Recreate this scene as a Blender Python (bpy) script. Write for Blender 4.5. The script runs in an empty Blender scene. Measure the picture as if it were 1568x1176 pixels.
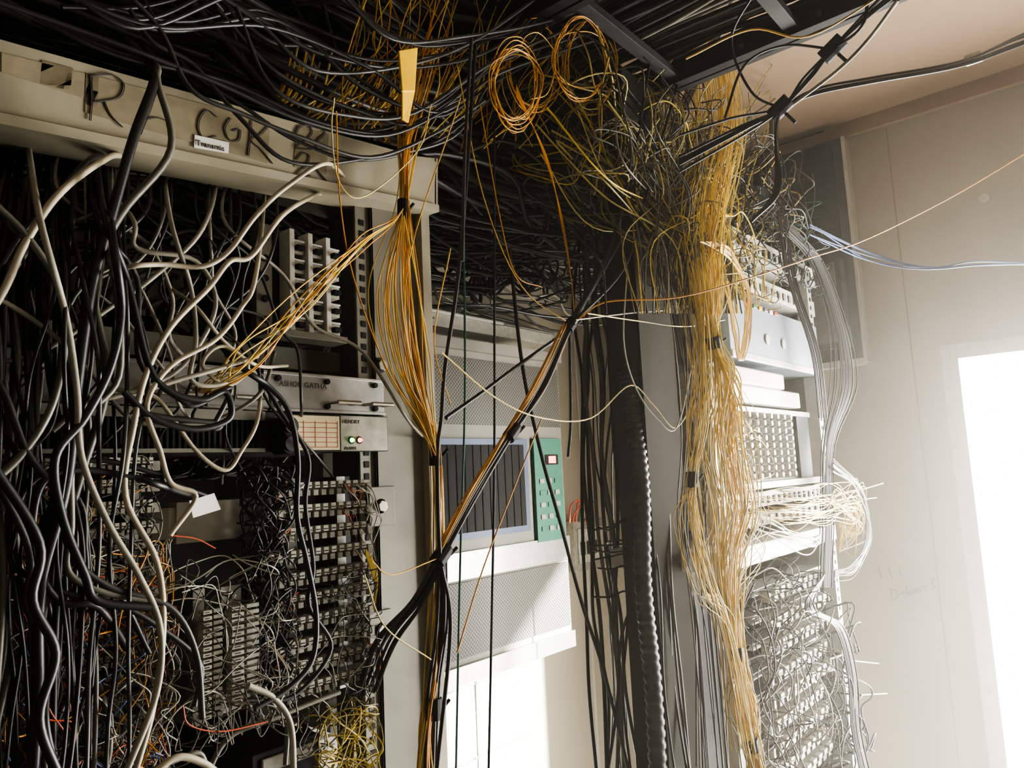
import bpy, math, random
from mathutils import Vector, Matrix
random.seed(7)
RND=random
# ------------------------------------------------------------------ camera (room axes: +X along rack row, +Y to back wall)
CAM=Vector((0,0,1.6)); HEAD=math.radians(40); PITCH=math.radians(7); ROLL=math.radians(2.7)
F_PX=1132.0
fh=Vector((math.cos(HEAD),math.sin(HEAD),0)); rh=Vector((math.sin(HEAD),-math.cos(HEAD),0)); zz=Vector((0,0,1))
Fw=fh*math.cos(PITCH)+zz*math.sin(PITCH); U0=-fh*math.sin(PITCH)+zz*math.cos(PITCH)
Rt=rh*math.cos(ROLL)-U0*math.sin(ROLL); Up=rh*math.sin(ROLL)+U0*math.cos(ROLL)
cd=bpy.data.cameras.new('camera'); cam=bpy.data.objects.new('camera',cd); bpy.context.collection.objects.link(cam)
cd.sensor_width=36; cd.lens=F_PX/1568*36; cd.clip_start=0.02
M=Matrix((( Rt.x,Up.x,-Fw.x,CAM.x),(Rt.y,Up.y,-Fw.y,CAM.y),(Rt.z,Up.z,-Fw.z,CAM.z),(0,0,0,1)))
cam.matrix_world=M; bpy.context.scene.camera=cam
# survey helpers: measured direction intersected with a real plane of the room
def ray(u,v): return Fw+Rt*((u-784)/F_PX)+Up*((588-v)/F_PX)
def py(u,v,Y): r=ray(u,v); return CAM+r*(Y/r.y)
def px(u,v,X): r=ray(u,v); return CAM+r*(X/r.x)
def rect(u0,v0,u1,v1,Y):
    um=(u0+u1)/2; vm=(v0+v1)/2
    return py(u0,vm,Y).x,py(u1,vm,Y).x,py(um,v1,Y).z,py(um,v0,Y).z
def rectx(u0,v0,u1,v1,X):
    um=(u0+u1)/2; vm=(v0+v1)/2
    return px(u1,vm,X).y,px(u0,vm,X).y,px(um,v1,X).z,px(um,v0,X).z
# ------------------------------------------------------------------ materials
def mat(name,col,rough=.5,metal=0,var=.15,scale=25,bump=0,emit=0,spec=.5):
    m=bpy.data.materials.new(name); m.use_nodes=True; nt=m.node_tree; b=nt.nodes['Principled BSDF']
    tc=nt.nodes.new('ShaderNodeTexCoord'); n=nt.nodes.new('ShaderNodeTexNoise'); n.inputs['Scale'].default_value=scale; n.inputs['Detail'].default_value=5
    nt.links.new(tc.outputs['Object'],n.inputs['Vector'])
    r=nt.nodes.new('ShaderNodeValToRGB'); nt.links.new(n.outputs['Fac'],r.inputs['Fac'])
    r.color_ramp.elements[0].position=.3; r.color_ramp.elements[1].position=.7
    r.color_ramp.elements[0].color=tuple(max(0,c*(1-var)) for c in col)+(1,)
    r.color_ramp.elements[1].color=tuple(min(1,c*(1+var)) for c in col)+(1,)
    nt.links.new(r.outputs['Color'],b.inputs['Base Color'])
    b.inputs['Roughness'].default_value=rough; b.inputs['Metallic'].default_value=metal
    b.inputs['Specular IOR Level'].default_value=spec
    if emit:
        b.inputs['Emission Color'].default_value=tuple(col)+(1,); b.inputs['Emission Strength'].default_value=emit
    if bump:
        bp=nt.nodes.new('ShaderNodeBump'); bp.inputs['Strength'].default_value=bump; bp.inputs['Distance'].default_value=.01
        nt.links.new(n.outputs['Fac'],bp.inputs['Height']); nt.links.new(bp.outputs['Normal'],b.inputs['Normal'])
    return m
def perf(name,col,dark,k,axes='xz',thr=.2):
    m=mat(name,col,.5,.1,.05); nt=m.node_tree; b=nt.nodes['Principled BSDF']
    tc=nt.nodes['Texture Coordinate']; s=nt.nodes.new('ShaderNodeSeparateXYZ'); nt.links.new(tc.outputs['Object'],s.inputs[0])
    outs=[]
    for a in axes:
        mu=nt.nodes.new('ShaderNodeMath'); mu.operation='MULTIPLY'; mu.inputs[1].default_value=k; nt.links.new(s.outputs[a.upper()],mu.inputs[0])
        si=nt.nodes.new('ShaderNodeMath'); si.operation='SINE'; nt.links.new(mu.outputs[0],si.inputs[0]); outs.append(si)
    p=nt.nodes.new('ShaderNodeMath'); p.operation='MULTIPLY'; nt.links.new(outs[0].outputs[0],p.inputs[0]); nt.links.new(outs[1].outputs[0],p.inputs[1])
    g=nt.nodes.new('ShaderNodeMath'); g.operation='GREATER_THAN'; g.inputs[1].default_value=thr; nt.links.new(p.outputs[0],g.inputs[0])
    mx=nt.nodes.new('ShaderNodeMix'); mx.data_type='RGBA'; nt.links.new(g.outputs[0],mx.inputs['Factor'])
    old=b.inputs['Base Color'].links[0].from_socket; nt.links.new(old,mx.inputs['A']); mx.inputs['B'].default_value=tuple(dark)+(1,)
    nt.links.new(mx.outputs['Result'],b.inputs['Base Color']); return m
WALL=mat('wall_paint',(.38,.34,.265),.5,0,.08,3,.05); CEIL=mat('ceiling_paint',(.34,.245,.165),.6,0,.06,2); WALLD=mat('wall_low_bounce',(.07,.065,.055),.7,0,.2,3)  # WALLD: unseen walls darkened to cut the light they bounce
FLOOR=mat('floor_vinyl',(.26,.25,.23),.45,0,.2,6); TRIM=mat('trim_white',(.50,.48,.43),.45,0,.06)
BEAM=mat('beam_paint',(.34,.31,.23),.5,0,.26,9,.15); TAPE=mat('masking_tape',(.19,.16,.10),.6,0,.2,40); TAPE2=mat('clear_tape',(.28,.245,.17),.35,0,.15,60)
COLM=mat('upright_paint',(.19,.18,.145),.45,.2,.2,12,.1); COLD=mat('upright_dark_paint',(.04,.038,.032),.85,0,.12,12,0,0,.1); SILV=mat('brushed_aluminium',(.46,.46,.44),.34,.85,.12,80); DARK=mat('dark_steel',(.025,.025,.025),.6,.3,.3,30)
BLKM=mat('black_metal',(.008,.008,.008),.6,.0,.3,25,0,0,.25); CREAM=mat('cream_label',(.75,.66,.42),.5,0,.05); REDM=mat('red_print',(.55,.12,.06),.5)
GREY=mat('grey_plastic',(.23,.22,.18),.5,0,.25,60,.1); LGREY=mat('light_plastic',(.40,.385,.32),.45,0,.22,70); WHITE=mat('white_enamel',(.66,.65,.60),.4,0,.10)
BOLT=mat('zinc_bolt',(.5,.48,.42),.3,.9,.1); INK=mat('marker_ink',(.06,.05,.04),.6,0,.3,80); PAPER=mat('white_paper',(.80,.80,.76),.6,0,.03)
BOXG=mat('box_grey',(.03,.032,.032),.75,.0,.1,25,0,0,.2); BOXC=mat('box_cover_grey',(.10,.10,.095),.6,.0,.1); TUBE=mat('pale_duct',(.33,.31,.25),.45,0,.1)
LEDG=mat('led_green',(.1,1,.15),.3,0,0,5,0,6); LEDR=mat('led_red',(1,.12,.08),.3,0,0,5,0,6)
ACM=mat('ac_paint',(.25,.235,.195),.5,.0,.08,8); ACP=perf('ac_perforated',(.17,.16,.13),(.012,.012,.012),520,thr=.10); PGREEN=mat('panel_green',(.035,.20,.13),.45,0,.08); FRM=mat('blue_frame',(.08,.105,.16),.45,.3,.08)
SWBL=mat('switch_bluegrey',(.35,.40,.45),.35,.3,.05); YTAG=mat('yellow_tape',(.85,.52,.03),.45,0,.1,30,.1)
EXTGLOW=mat('exterior_glow',(1,.985,.95),.8,0,.01,3,0,9)  # white that glows by itself in place of sunlight
# cables
KB=mat('cable_black',(.011,.011,.011),.45,0,.3,40); KB2=mat('cable_charcoal',(.030,.029,.026),.45,0,.3,40); KG=mat('cable_grey',(.12,.112,.09),.45,0,.2,40); KG2=mat('cable_pale_grey',(.27,.25,.20),.45,0,.2,40)
KC=mat('cable_cream',(.38,.34,.25),.45,0,.2,30); KO=mat('wire_orange',(.62,.28,.04),.4,0,.2,40); KO2=mat('wire_amber',(.68,.40,.08),.4,0,.2,40)
KY=mat('wire_yellow',(.74,.54,.08),.4,0,.2,40); KY2=mat('wire_pale_yellow',(.72,.60,.22),.4,0,.15,40); KW=mat('wire_white',(.56,.54,.46),.4,0,.1); KR=mat('wire_red',(.50,.10,.05),.4,0,.1)
KOL=mat('wire_olive',(.36,.29,.07),.45,0,.2,40)
KBL=mat('wire_blue',(.10,.17,.40),.4,0,.1); KGN=mat('wire_green',(.02,.12,.08),.4,0,.1)
# ------------------------------------------------------------------ mesh builder
class MB:
    def __init__(s): s.v=[];s.f=[];s.m=[];s.mats=[]
    def mi(s,m):
        if m not in s.mats: s.mats.append(m)
        return s.mats.index(m)
    def hexa(s,c,m):
        b=len(s.v); s.v+= [tuple(p) for p in c]
        for f in ((0,3,2,1),(4,5,6,7),(0,1,5,4),(1,2,6,5),(2,3,7,6),(3,0,4,7)):
            s.f.append(tuple(b+i for i in f)); s.m.append(s.mi(m))
    def box(s,x0,x1,y0,y1,z0,z1,m):
        s.hexa([(x0,y0,z0),(x1,y0,z0),(x1,y1,z0),(x0,y1,z0),(x0,y0,z1),(x1,y0,z1),(x1,y1,z1),(x0,y1,z1)],m)
    def prism(s,q,d,m):
        d=Vector(d); s.hexa([q[0],q[1],q[1]+d,q[0]+d,q[3],q[2],q[2]+d,q[3]+d],m)
    def cyl(s,a,b,r,m,n=14,r2=None):
        a=Vector(a);b=Vector(b);r2=r if r2 is None else r2
        ax=(b-a).normalized(); t=ax.orthogonal().normalized(); w=ax.cross(t); k=len(s.v)
        for P,R in ((a,r),(b,r2)):
            for i in range(n):
                an=2*math.pi*i/n; s.v.append(tuple(P+t*R*math.cos(an)+w*R*math.sin(an)))
        for i in range(n):
            j=(i+1)%n; s.f.append((k+i,k+j,k+n+j,k+n+i)); s.m.append(s.mi(m))
        s.f.append(tuple(k+i for i in reversed(range(n)))); s.m.append(s.mi(m)); s.f.append(tuple(k+n+i for i in range(n))); s.m.append(s.mi(m))
    def build(s,name,bevel=0,parent=None):
        me=bpy.data.meshes.new(name); me.from_pydata(s.v,[],s.f); 
        for m in s.mats: me.materials.append(m)
        me.polygons.foreach_set('material_index',s.m); me.update()
        o=bpy.data.objects.new(name,me); bpy.context.collection.objects.link(o)
        if bevel:
            bm=o.modifiers.new('bevel','BEVEL'); bm.width=bevel; bm.segments=2; bm.limit_method='ANGLE'
        if parent: o.parent=parent
        return o
def cr(pts,n=7):
    pts=[Vector(p) for p in pts]
    if len(pts)<3: return pts
    P=[pts[0]*2-pts[1]]+pts+[pts[-1]*2-pts[-2]]; out=[]
    for i in range(1,len(P)-2):
        a,b,c,d=P[i-1:i+3]
        for k in range(n):
            t=k/n; out.append(.5*((2*b)+(c-a)*t+(2*a-5*b+4*c-d)*t*t+(3*b-a-3*c+d)*t**3))
    out.append(pts[-1]); return out
class CB:
    def __init__(s,name,res=2):
        s.c=bpy.data.curves.new(name,'CURVE'); s.c.dimensions='3D'; s.c.bevel_depth=1; s.c.bevel_resolution=res; s.c.use_fill_caps=True
        s.o=bpy.data.objects.new(name,s.c); bpy.context.collection.objects.link(s.o); s.mats=[]
    def raw(s,P,R,m):
        if m not in s.mats: s.mats.append(m); s.c.materials.append(m)
        sp=s.c.splines.new('POLY'); sp.points.add(len(P)-1)
        co=[]; 
        for p in P: co+= [p[0],p[1],p[2],1]
        sp.points.foreach_set('co',co)
        sp.points.foreach_set('radius',R if isinstance(R,list) else [R]*len(P)); sp.material_index=s.mats.index(m); sp.use_smooth=True
    def add(s,pts,r,m,n=7): s.raw(cr(pts,n),r,m)
    def k(s,l,r,m,Y=.62,wob=0):
        pts=[]
        for p in l:
            q=py(p[0],p[1],p[2] if len(p)>2 else Y)
            if wob: q+=Vector((RND.gauss(0,wob),RND.gauss(0,wob),RND.gauss(0,wob)))
            pts.append(q)
        s.add(pts,r,m)
    def strands(s,guide,n,r,mats,wob=.003):
        for i in range(n):
            a=RND.uniform(0,2*math.pi); R=math.sqrt(RND.random()); off=Vector((math.cos(a)*R,math.sin(a)*R,RND.uniform(-1,1)*.6))
            pts=[g+off*sp+Vector((RND.gauss(0,1),RND.gauss(0,1),RND.gauss(0,1)))*min(wob,sp*.5+.0005) for g,sp in guide]
            s.add(pts,r*RND.uniform(.85,1.15),RND.choice(mats),6)
    def squig(s,lo,hi,n,r,mats,step=.03,steps=(5,12),turn=.8,grav=0):
        for i in range(n):
            p=Vector([RND.uniform(lo[j],hi[j]) for j in range(3)]); d=Vector([RND.gauss(0,1) for j in range(3)]).normalized(); P=[p.copy()]
            for k in range(RND.randint(*steps)):
                d=(d+Vector([RND.gauss(0,turn) for j in range(3)])+Vector((0,0,-grav))).normalized(); p=p+d*step*RND.uniform(.6,1.4)
                for j in range(3):
                    if p[j]<lo[j]: p[j]=lo[j]; d[j]=abs(d[j])
                    if p[j]>hi[j]: p[j]=hi[j]; d[j]=-abs(d[j])
                P.append(p.copy())
            s.add(P,r*RND.uniform(.8,1.3),RND.choice(mats),5)
    def loops(s,c,R,n,r,mats,turns=(1.2,2.4),tilt=.35,jit=.15):
        for i in range(n):
            cc=Vector(c)+Vector((RND.gauss(0,R*.25),RND.gauss(0,R*.3),RND.gauss(0,R*.25))); a0=RND.uniform(0,6.28); rx=R*RND.uniform(.7,1.15); rz_=R*RND.uniform(.8,1.3)
            nrm=Vector((RND.gauss(-.64,tilt),RND.gauss(-.5,tilt),RND.gauss(0,tilt))).normalized(); ux=nrm.cross(Vector((0,0,1))).normalized(); uz=ux.cross(nrm)
            k=int(RND.uniform(*turns)*8); P=[]
            for j in range(k):
                a=a0+j*math.pi/4; q=1+RND.gauss(0,jit*.3); P.append(cc+ux*rx*q*math.cos(a)+uz*rz_*q*math.sin(a)+nrm*j*.0015)
            s.add(P,r*RND.uniform(.85,1.2),RND.choice(mats),4)
def G(l,Y=.62): return [(py(a[0],a[1],a[2]),a[3]) for a in l]
def text(body,loc,size,m,parent,rx=(1,0,0),up=(0,0,1)):
    c=bpy.data.curves.new('lettering','FONT'); c.body=body; c.size=size; c.extrude=.0003; c.materials.append(m)
    o=bpy.data.objects.new('lettering',c); bpy.context.collection.objects.link(o)
    x=Vector(rx).normalized(); u=Vector(up); n=x.cross(u).normalized(); u=n.cross(x)
    o.matrix_world=Matrix(((x.x,u.x,n.x,loc[0]),(x.y,u.y,n.y,loc[1]),(x.z,u.z,n.z,loc[2]),(0,0,0,1))); o.parent=parent; return o
# ------------------------------------------------------------------ room
XW=2.65; YB=1.72; XL=-1.1; YF=-1.7; ZC=2.755
dy0,dy1,dz1=-.85,px(1486,700,XW).y,px(1500,545,XW).z
b=MB(); b.box(XL-.1,XW+.15,YF-.1,YB+.1,-.1,0,FLOOR); b.build('floor')
b=MB(); b.box(XL-.1,XW+.15,YF-.1,YB+.1,ZC,ZC+.1,CEIL); b.build('ceiling')
b=MB(); b.box(XL-.1,XW+.15,YB,YB+.1,0,ZC,WALL)
for x in (1.25,1.95,2.45): b.box(x,x+.012,YB-.004,YB,0,ZC,TRIM)
b.build('wall_back')
b=MB(); b.box(XL-.1,XW+.15,YF-.1,YF,0,ZC,WALLD); b.build('wall_front')
b=MB(); b.box(XL-.1,XL,YF,YB,0,ZC,WALLD); b.build('wall_left')
b=MB(); T=.12
b.box(XW,XW+T,dy1,YB,0,ZC,WALL); b.box(XW,XW+T,YF,dy0,0,ZC,WALL); b.box(XW,XW+T,dy0,dy1,dz1,ZC,WALL)
for u in (1403,): y=px(u,600,XW).y; b.box(XW-.002,XW,y-.002,y+.002,0,ZC-.06,CEIL)
b.build('wall_right')
b=MB(); b.box(XW-.02,XW,YF,YB,ZC-.05,ZC,CEIL); b.build('trim_1')
b=MB()
w=.045
b.box(XW-.018,XW,dy1-.002,dy1+w,0,dz1+w,TRIM); b.box(XW-.018,XW,dy0-w,dy0+.002,0,dz1+w,TRIM); b.box(XW-.018,XW,dy0,dy1,dz1-.002,dz1+w,TRIM)
for z in (.5,.9,1.3,1.7,1.9): b.cyl((XW-.018,dy1+w*.5,z),(XW-.023,dy1+w*.5,z),.006,BOLT)
b.build('trim_2',.004)
b=MB(); b.box(XL,XW,YB-.015,YB,0,.09,TRIM); b.build('baseboard_back')
# emissive wall added outside so the open doorway shows blown-out white
b=MB(); b.box(4.3,4.45,-2.6,2.2,0,3.6,EXTGLOW)
for i in range(6): b.box(4.29,4.3,-2.6,2.2,.5+.55*i,.51+.55*i,EXTGLOW)
b.build('exterior_glow_wall')
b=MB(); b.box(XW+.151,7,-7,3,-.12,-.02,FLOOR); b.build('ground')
# ------------------------------------------------------------------ wall duct panel on right wall
y0,y1,z0,z1=rectx(1190,215,1312,560,XW)
z1=ZC-.06
b=MB(); b.box(XW-.05,XW,y0,y1+.4,z0,z1,BOXG)
b.box(XW-.056,XW,y0-.012,y0,z0-.014,z1,TRIM); b.box(XW-.056,XW,y0,y1+.4,z0-.02,z0,TRIM)
b.box(XW-.054,XW-.05,y0+.03,y1+.35,z0+.42,z1-.02,BLKM)
for i in range(9): zz_=z0+.45+i*.05; b.box(XW-.060,XW-.054,y0+.05,y1+.3,zz_,zz_+.006,BLKM)
b.box(XW-.11,XW-.05,y0+.03,y0+.2,z0+.04,z0+.34,BOXG); b.box(XW-.114,XW-.11,y0+.045,y0+.185,z0+.055,z0+.325,BOXC)
b.build('wall_duct_panel',.003)
cb=CB('wall_handwriting',1)
def wl(l,r=.0010,m=None): cb.add([px(u,v,XW-.001) for u,v in l],r,m or KG,4)
wl([(1364,903),(1366,918),(1374,914),(1372,904),(1362,903)]); wl([(1377,912),(1383,905),(1384,914)]); wl([(1388,895),(1389,912),(1392,905),(1396,912)]); wl([(1399,910),(1400,901),(1404,908),(1406,900),(1410,908)]); wl([(1414,905),(1413,899),(1418,899),(1418,906)]); wl([(1424,886),(1431,887),(1426,893),(1432,898),(1425,902)])
for i in range(3): wl([(1344+16*i,868+i),(1350+16*i,885)])
b=MB()
p=px(1507,304,XW); b.cyl((XW-.008,p.y,p.z),(XW,p.y,p.z),.014,TRIM,20); b.cyl((XW-.011,p.y,p.z),(XW-.008,p.y,p.z),.005,BOLT)
b.build('wall_cover_plate',.002)
# ------------------------------------------------------------------ handwritten rack beam (channel)
Yb=.70
def bp(u,v,Y=Yb): return py(u,v,Y)
L=-160
b=MB()
q=[bp(L,190+.2*L),bp(668,324),bp(668,242),bp(L,50+.285*L)]
b.prism(q,(0,.006,0),BEAM)
b.prism([q[0],q[1],q[1]+Vector((0,0,.006)),q[0]+Vector((0,0,.006))],(0,.05,0),BEAM)
b.prism([q[3]-Vector((0,0,.006)),q[2]-Vector((0,0,.006)),q[2],q[3]],(0,.05,0),BEAM)
b.prism([q[0]+Vector((0,-.006,-.002)),q[1]+Vector((0,-.006,-.002)),q[1]+Vector((0,-.006,.008)),q[0]+Vector((0,-.006,.008))],(0,.008,0),BEAM)
b.prism([q[1]+Vector((-.003,0,0)),q[1]+Vector((.003,0,0)),q[2]+Vector((.003,0,0)),q[2]+Vector((-.003,0,0))],(0,.05,0),BEAM)
def patch(uv,m,Y=Yb-.0008): b.prism([bp(u,v,Y) for u,v in uv],(0,.0005,0),m)
patch([(2,110),(128,150),(130,112),(2,80)],TAPE2); patch([(60,128),(108,140),(112,104),(64,92)],TAPE)
patch([(130,172),(410,250),(414,186),(132,112)],TAPE2); patch([(130,160),(150,166),(152,116),(133,112)],TAPE)
patch([(450,255),(500,268),(504,205),(454,192)],TAPE2)
patch([(297,226),(350,235),(351,218),(298,206)],PAPER,Yb-.002)
beam=b.build('cable_rack_beam',.0015)
hw=CB('marker_lettering',1); hw.o.parent=beam
def st(l): hw.add([bp(u,v,Yb-.0015) for u,v in l],.0005,INK,5); hw.add([bp(u+2.2,v+1,Yb-.0015) for u,v in l],.0004,INK,5)
for l in ([(138,114),(140,150),(137,184)],[(139,116),(170,114),(188,128),(182,148),(158,154),(142,156)],[(158,154),(168,175),(186,194)],
 [(214,205),(228,170),(242,136),(256,170),(264,208)],[(222,182),(240,180),(258,186)],
 [(330,178),(316,168),(305,180),(303,198),(312,212),(330,208)],[(352,180),(343,196),(350,214),(364,214),(366,198),(355,200)],
 [(384,184),(382,210),(379,238)],[(412,190),(398,205),(383,214),(398,228),(416,250)],
 [(452,204),(458,194),(472,192),(476,204),(464,216),(452,226),(480,228)],[(484,196),(492,192),(496,204),(486,214),(484,226),(500,228)],
 [(452,244),(462,234),(472,238),(468,252),(452,270),(474,268)],[(478,252),(486,262),(500,278)]): st(l)
p0=bp(300,222,Yb-.003); p1=bp(350,233,Yb-.003); text('Transmis',p0,.0085,INK,beam,rx=(p1-p0))
# ------------------------------------------------------------------ left equipment rack
YR=.73
xa,xb,_,_=rect(577,700,662,800,YR)
ztop=bp(640,310).z
b=MB()
b.box(xa,xb,YR,YR+.004,0,ztop,COLM)
b.box(xa,xa+.004,YR,YR+.09,0,ztop,COLM)
b.box(xb-.016,xb,YR-.012,YR,0,ztop,BEAM)
b.box(xb-.004,xb,YR,YR+.09,0,ztop,COLM)
xm=xa-.022
b.box(xm,xa,YR+.004,YR+.008,0,ztop,COLM)
z=.3
while z<ztop-.03:
    b.box(xm+.006,xm+.014,YR+.003,YR+.0045,z,z+.008,BLKM); z+=.0148
for v in (560,648,775,965):
    p=py(581,v,YR); b.cyl((p.x,YR,p.z),(p.x,YR-.008,p.z),.0075,BOLT,6); b.cyl((p.x,YR-.001,p.z),(p.x,YR-.003,p.z),.010,DARK,18)
r=rect(566,745,605,805,YR-.003); b.box(r[0],r[1],YR-.003,YR,r[2],r[3],COLM)
r=rect(566,935,600,990,YR-.003); b.box(r[0],r[1],YR-.003,YR,r[2],r[3],COLM)
xl=xm-.47
b.box(xl-.05,xl,YR,YR+.09,0,ztop-.05,COLM); b.box(xm,xb,YR+.40,YR+.44,0,ztop,DARK); b.box(xl-.05,xl,YR+.40,YR+.44,0,ztop,DARK)
for z in (.02,.55): b.box(xl,xm,YR+.02,YR+.05,z,z+.04,COLM)
r=rect(270,765,418,826,YR); b.box(r[0],r[1],YR,YR+.02,r[2],r[3],TUBE); b.cyl((r[0],YR+.02,r[2]+.005),(r[0],YR+.02,r[3]-.005),.018,TUBE)
r=rect(150,525,570,560,YR+.05); b.box(xl,xm,YR+.04,YR+.06,r[2],r[3],COLM)
b.box(xl-.05,xb,YR+.025,YR+.09,ztop-.005,ztop+.02,COLM)
b.box(xl-.04,xm,YR+.36,YR+.37,.1,py(300,560,YR+.36).z,DARK); b.box(xl-.04,xl+.22,YR+.36,YR+.37,1.6,ztop,DARK)
rack=b.build('equipment_rack',.001)
x0=xl; x1=py(583,610,YR).x; z1=py(560,581,YR).z; z0=py(560,636,YR).z
b=MB(); b.box(x0,x1,YR-.006,YR-.002,z0,z1,SILV); b.box(x0+.01,xm-.004,YR-.002,YR+.25,z0+.002,z1-.002,SILV)
b.box(x0,x1,YR-.009,YR-.006,z1-.004,z1,SILV); b.box(x0,x1,YR-.009,YR-.006,z0,z0+.004,SILV)
for u in (236,350,505,557):
    p=py(u,618,YR-.006); 
    b.cyl((p.x,YR-.006,z0+.012),(p.x,YR-.024,z0+.012),.002,BOLT,8); b.cyl((p.x+.03,YR-.006,z0+.012),(p.x+.03,YR-.024,z0+.012),.002,BOLT,8); b.cyl((p.x-.002,YR-.024,z0+.012),(p.x+.032,YR-.024,z0+.012),.0025,BOLT,8)
for u in (232,425,500,573):
    for zz_ in (z0+.008,z1-.008):
        p=py(u,600,YR-.006); b.cyl((p.x,YR-.006,zz_),(p.x,YR-.010,zz_),.0035,BLKM,10)
ch=b.build('network_chassis',.0008)
text('ASHOK GATHA',(py(420,600,YR).x,YR-.0095,z1-.017),.009,INK,ch)
z1=z0-.002; z0=py(560,692,YR).z
b=MB(); b.box(x0,x1,YR-.012,YR-.004,z0,z1,DARK); b.box(x0+.01,xm-.004,YR-.004,YR+.25,z0+.002,z1-.002,DARK)
xg=py(400,665,YR-.012).x
b.box(x0,xg,YR-.02,YR-.012,z1-.010,z1,COLM); b.box(x0,xg,YR-.02,YR-.012,z0,z0+.004,COLM)
x=x0+.005
while x<xg-.004: b.box(x,x+.0025,YR-.019,YR-.012,z0+.004,z1-.010,BLKM); x+=.006
for v in (655,682):
    p=py(424,v,YR-.012); b.cyl((p.x,YR-.012,p.z),(p.x,YR-.038,p.z),.0105,BLKM,20); b.cyl((p.x,YR-.038,p.z),(p.x,YR-.041,p.z),.008,DARK,20)
r=rect(442,644,519,693,YR-.012); b.box(r[0],r[1],YR-.0135,YR-.012,z0+.002,z1-.002,CREAM)
for i in range(6): zz_=z0+.005+i*(z1-z0-.01)/6; b.box(r[0]+.003,r[1]-.003,YR-.0139,YR-.0135,zz_,zz_+.0007,REDM)
for i in range(5): xx=r[0]+.003+i*(r[1]-r[0]-.006)/4; b.box(xx-.0003,xx+.0003,YR-.0139,YR-.0135,z0+.005,z1-.008,REDM)
r2=rect(521,640,566,693,YR-.012); b.box(r2[0],x1-.002,YR-.0135,YR-.012,z0+.001,z1-.001,LGREY)
for u,m in ((538,LEDG),(550,LEDR)):
    p=py(u,674,YR-.0135); b.cyl((p.x,YR-.0135,p.z),(p.x,YR-.0175,p.z),.0032,m,14,.002); b.cyl((p.x,YR-.0135,p.z),(p.x,YR-.0145,p.z),.0045,BLKM,14)
ru=b.build('rectifier_unit',.0005)
text('HENDRY',(r2[0]+.002,YR-.0137,z1-.010),.0065,INK,ru); text('ALARM',(r2[0]+.004,YR-.0137,z0+.002),.0055,INK,ru)
def krone(b,x0,x1,y,z0,z1,n=10,vert=False):
    h=z1-z0; w=x1-x0
    b.box(x0,x1,y,y+.018,z0+.15*h,z1-.15*h,GREY)
    if not vert:
        for i in range(n):
            xa_=x0+w*(.04+.92*i/n); xb_=xa_+w*.92/n*.62
            b.box(xa_,xb_,y-.010,y,z0+.55*h,z1-.08*h,LGREY); b.box(xa_,xb_,y-.007,y,z0+.10*h,z0+.45*h,GREY)
            b.box(xa_+.0006,xb_-.0006,y-.0105,y-.006,z0+.66*h,z0+.72*h,BLKM)
        b.box(x0-.006,x0+.003,y-.004,y+.01,z0+.1*h,z1-.3*h,LGREY); b.box(x1-.003,x1+.004,y-.006,y+.01,z0+.1*h,z1-.3*h,GREY)
    else:
        for i in range(n):
            a=z0+h*(.02+.96*i/n); c=a+h*.96/n*.6
            b.box(x0,x0+.42*w,y-.010,y,a,c,LGREY); b.box(x0+.56*w,x1,y-.008,y,a,c,GREY); b.box(x0+.1*w,x0+.3*w,y-.0105,y-.006,a+(c-a)*.4,a+(c-a)*.6,BLKM)
b=MB(); yb=YR-.02
for i in range(10):
    v=735+i*33; r=rect(432,v,563,v+25,yb)
    x0_,x1_=rect(432,890,563,900,yb)[:2]
    krone(b,x0_,x1_,yb,r[2],r[3])
zt=py(500,730,yb).z; zb=py(500,1070,yb).z
b.box(x0_,x1_,yb+.03,yb+.05,zb,zt,DARK)
for f in (.2,.8): b.box(x0_+(x1_-x0_)*f-.006,x0_+(x1_-x0_)*f+.006,yb+.018,yb+.06,zb,zt,SILV)
b.build('terminal_block_frame',.0004)
b=MB()
for i in range(15):
    v=700+i*34; x0_,x1_=rect(28,890,232,900,yb)[:2]; r=rect(28,v,232,v+26,yb)
    krone(b,x0_,(x0_+x1_)/2-.003,yb,r[2],r[3],8); krone(b,(x0_+x1_)/2+.003,x1_,yb,r[2],r[3],8)
b.box(x0_,x1_,yb+.03,yb+.05,.95,zt+.01,DARK)
for f in (.1,.5,.9): b.box(x0_+(x1_-x0_)*f-.006,x0_+(x1_-x0_)*f+.006,yb+.018,yb+.06,.95,zt+.01,SILV)
b.build('terminal_block_frame')
for (u0,v0,u1,v1,n) in ((303,925,334,1100,18),(347,918,390,1080,16)):
    b=MB(); r=rect(u0,v0,u1,v1,yb-.03); krone(b,r[0],r[1],yb-.03,r[2],r[3],n,True); b.box(r[0]+.004,r[1]-.004,yb-.012,yb+.05,r[2]-.01,r[3]+.012,SILV)
    b.build('vertical_terminal_strip')
yk=YR+.01
r=rect(386,366,508,514,yk); b=MB()
b.box(r[0],r[1],yk,yk+.10,r[2],r[3],DARK); b.box(r[0]-.002,r[0]+.018,yk-.012,yk,r[2]-.004,r[3]+.006,COLM)
b.box(r[0],r[1],yk-.03,yk,r[2]-.008,r[2],COLM)
W=r[1]-r[0]; H=r[3]-r[2]
for c in range(3):
    xx=r[0]+W*(.32+.23*c)
    b.box(xx,xx+W*.06,yk-.022,yk,r[2],r[3]+.004,WHITE)
    for k in range(5):
        zz_=r[2]+H*(.02+.195*k); b.box(xx+W*.06,xx+W*.20,yk-.018,yk,zz_,zz_+H*.12,LGREY); b.box(xx+W*.06,xx+W*.20,yk-.020,yk,zz_+H*.12,zz_+H*.14,WHITE); b.box(xx+W*.08,xx+W*.17,yk-.026,yk-.018,zz_+H*.03,zz_+H*.08,BLKM)
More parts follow.
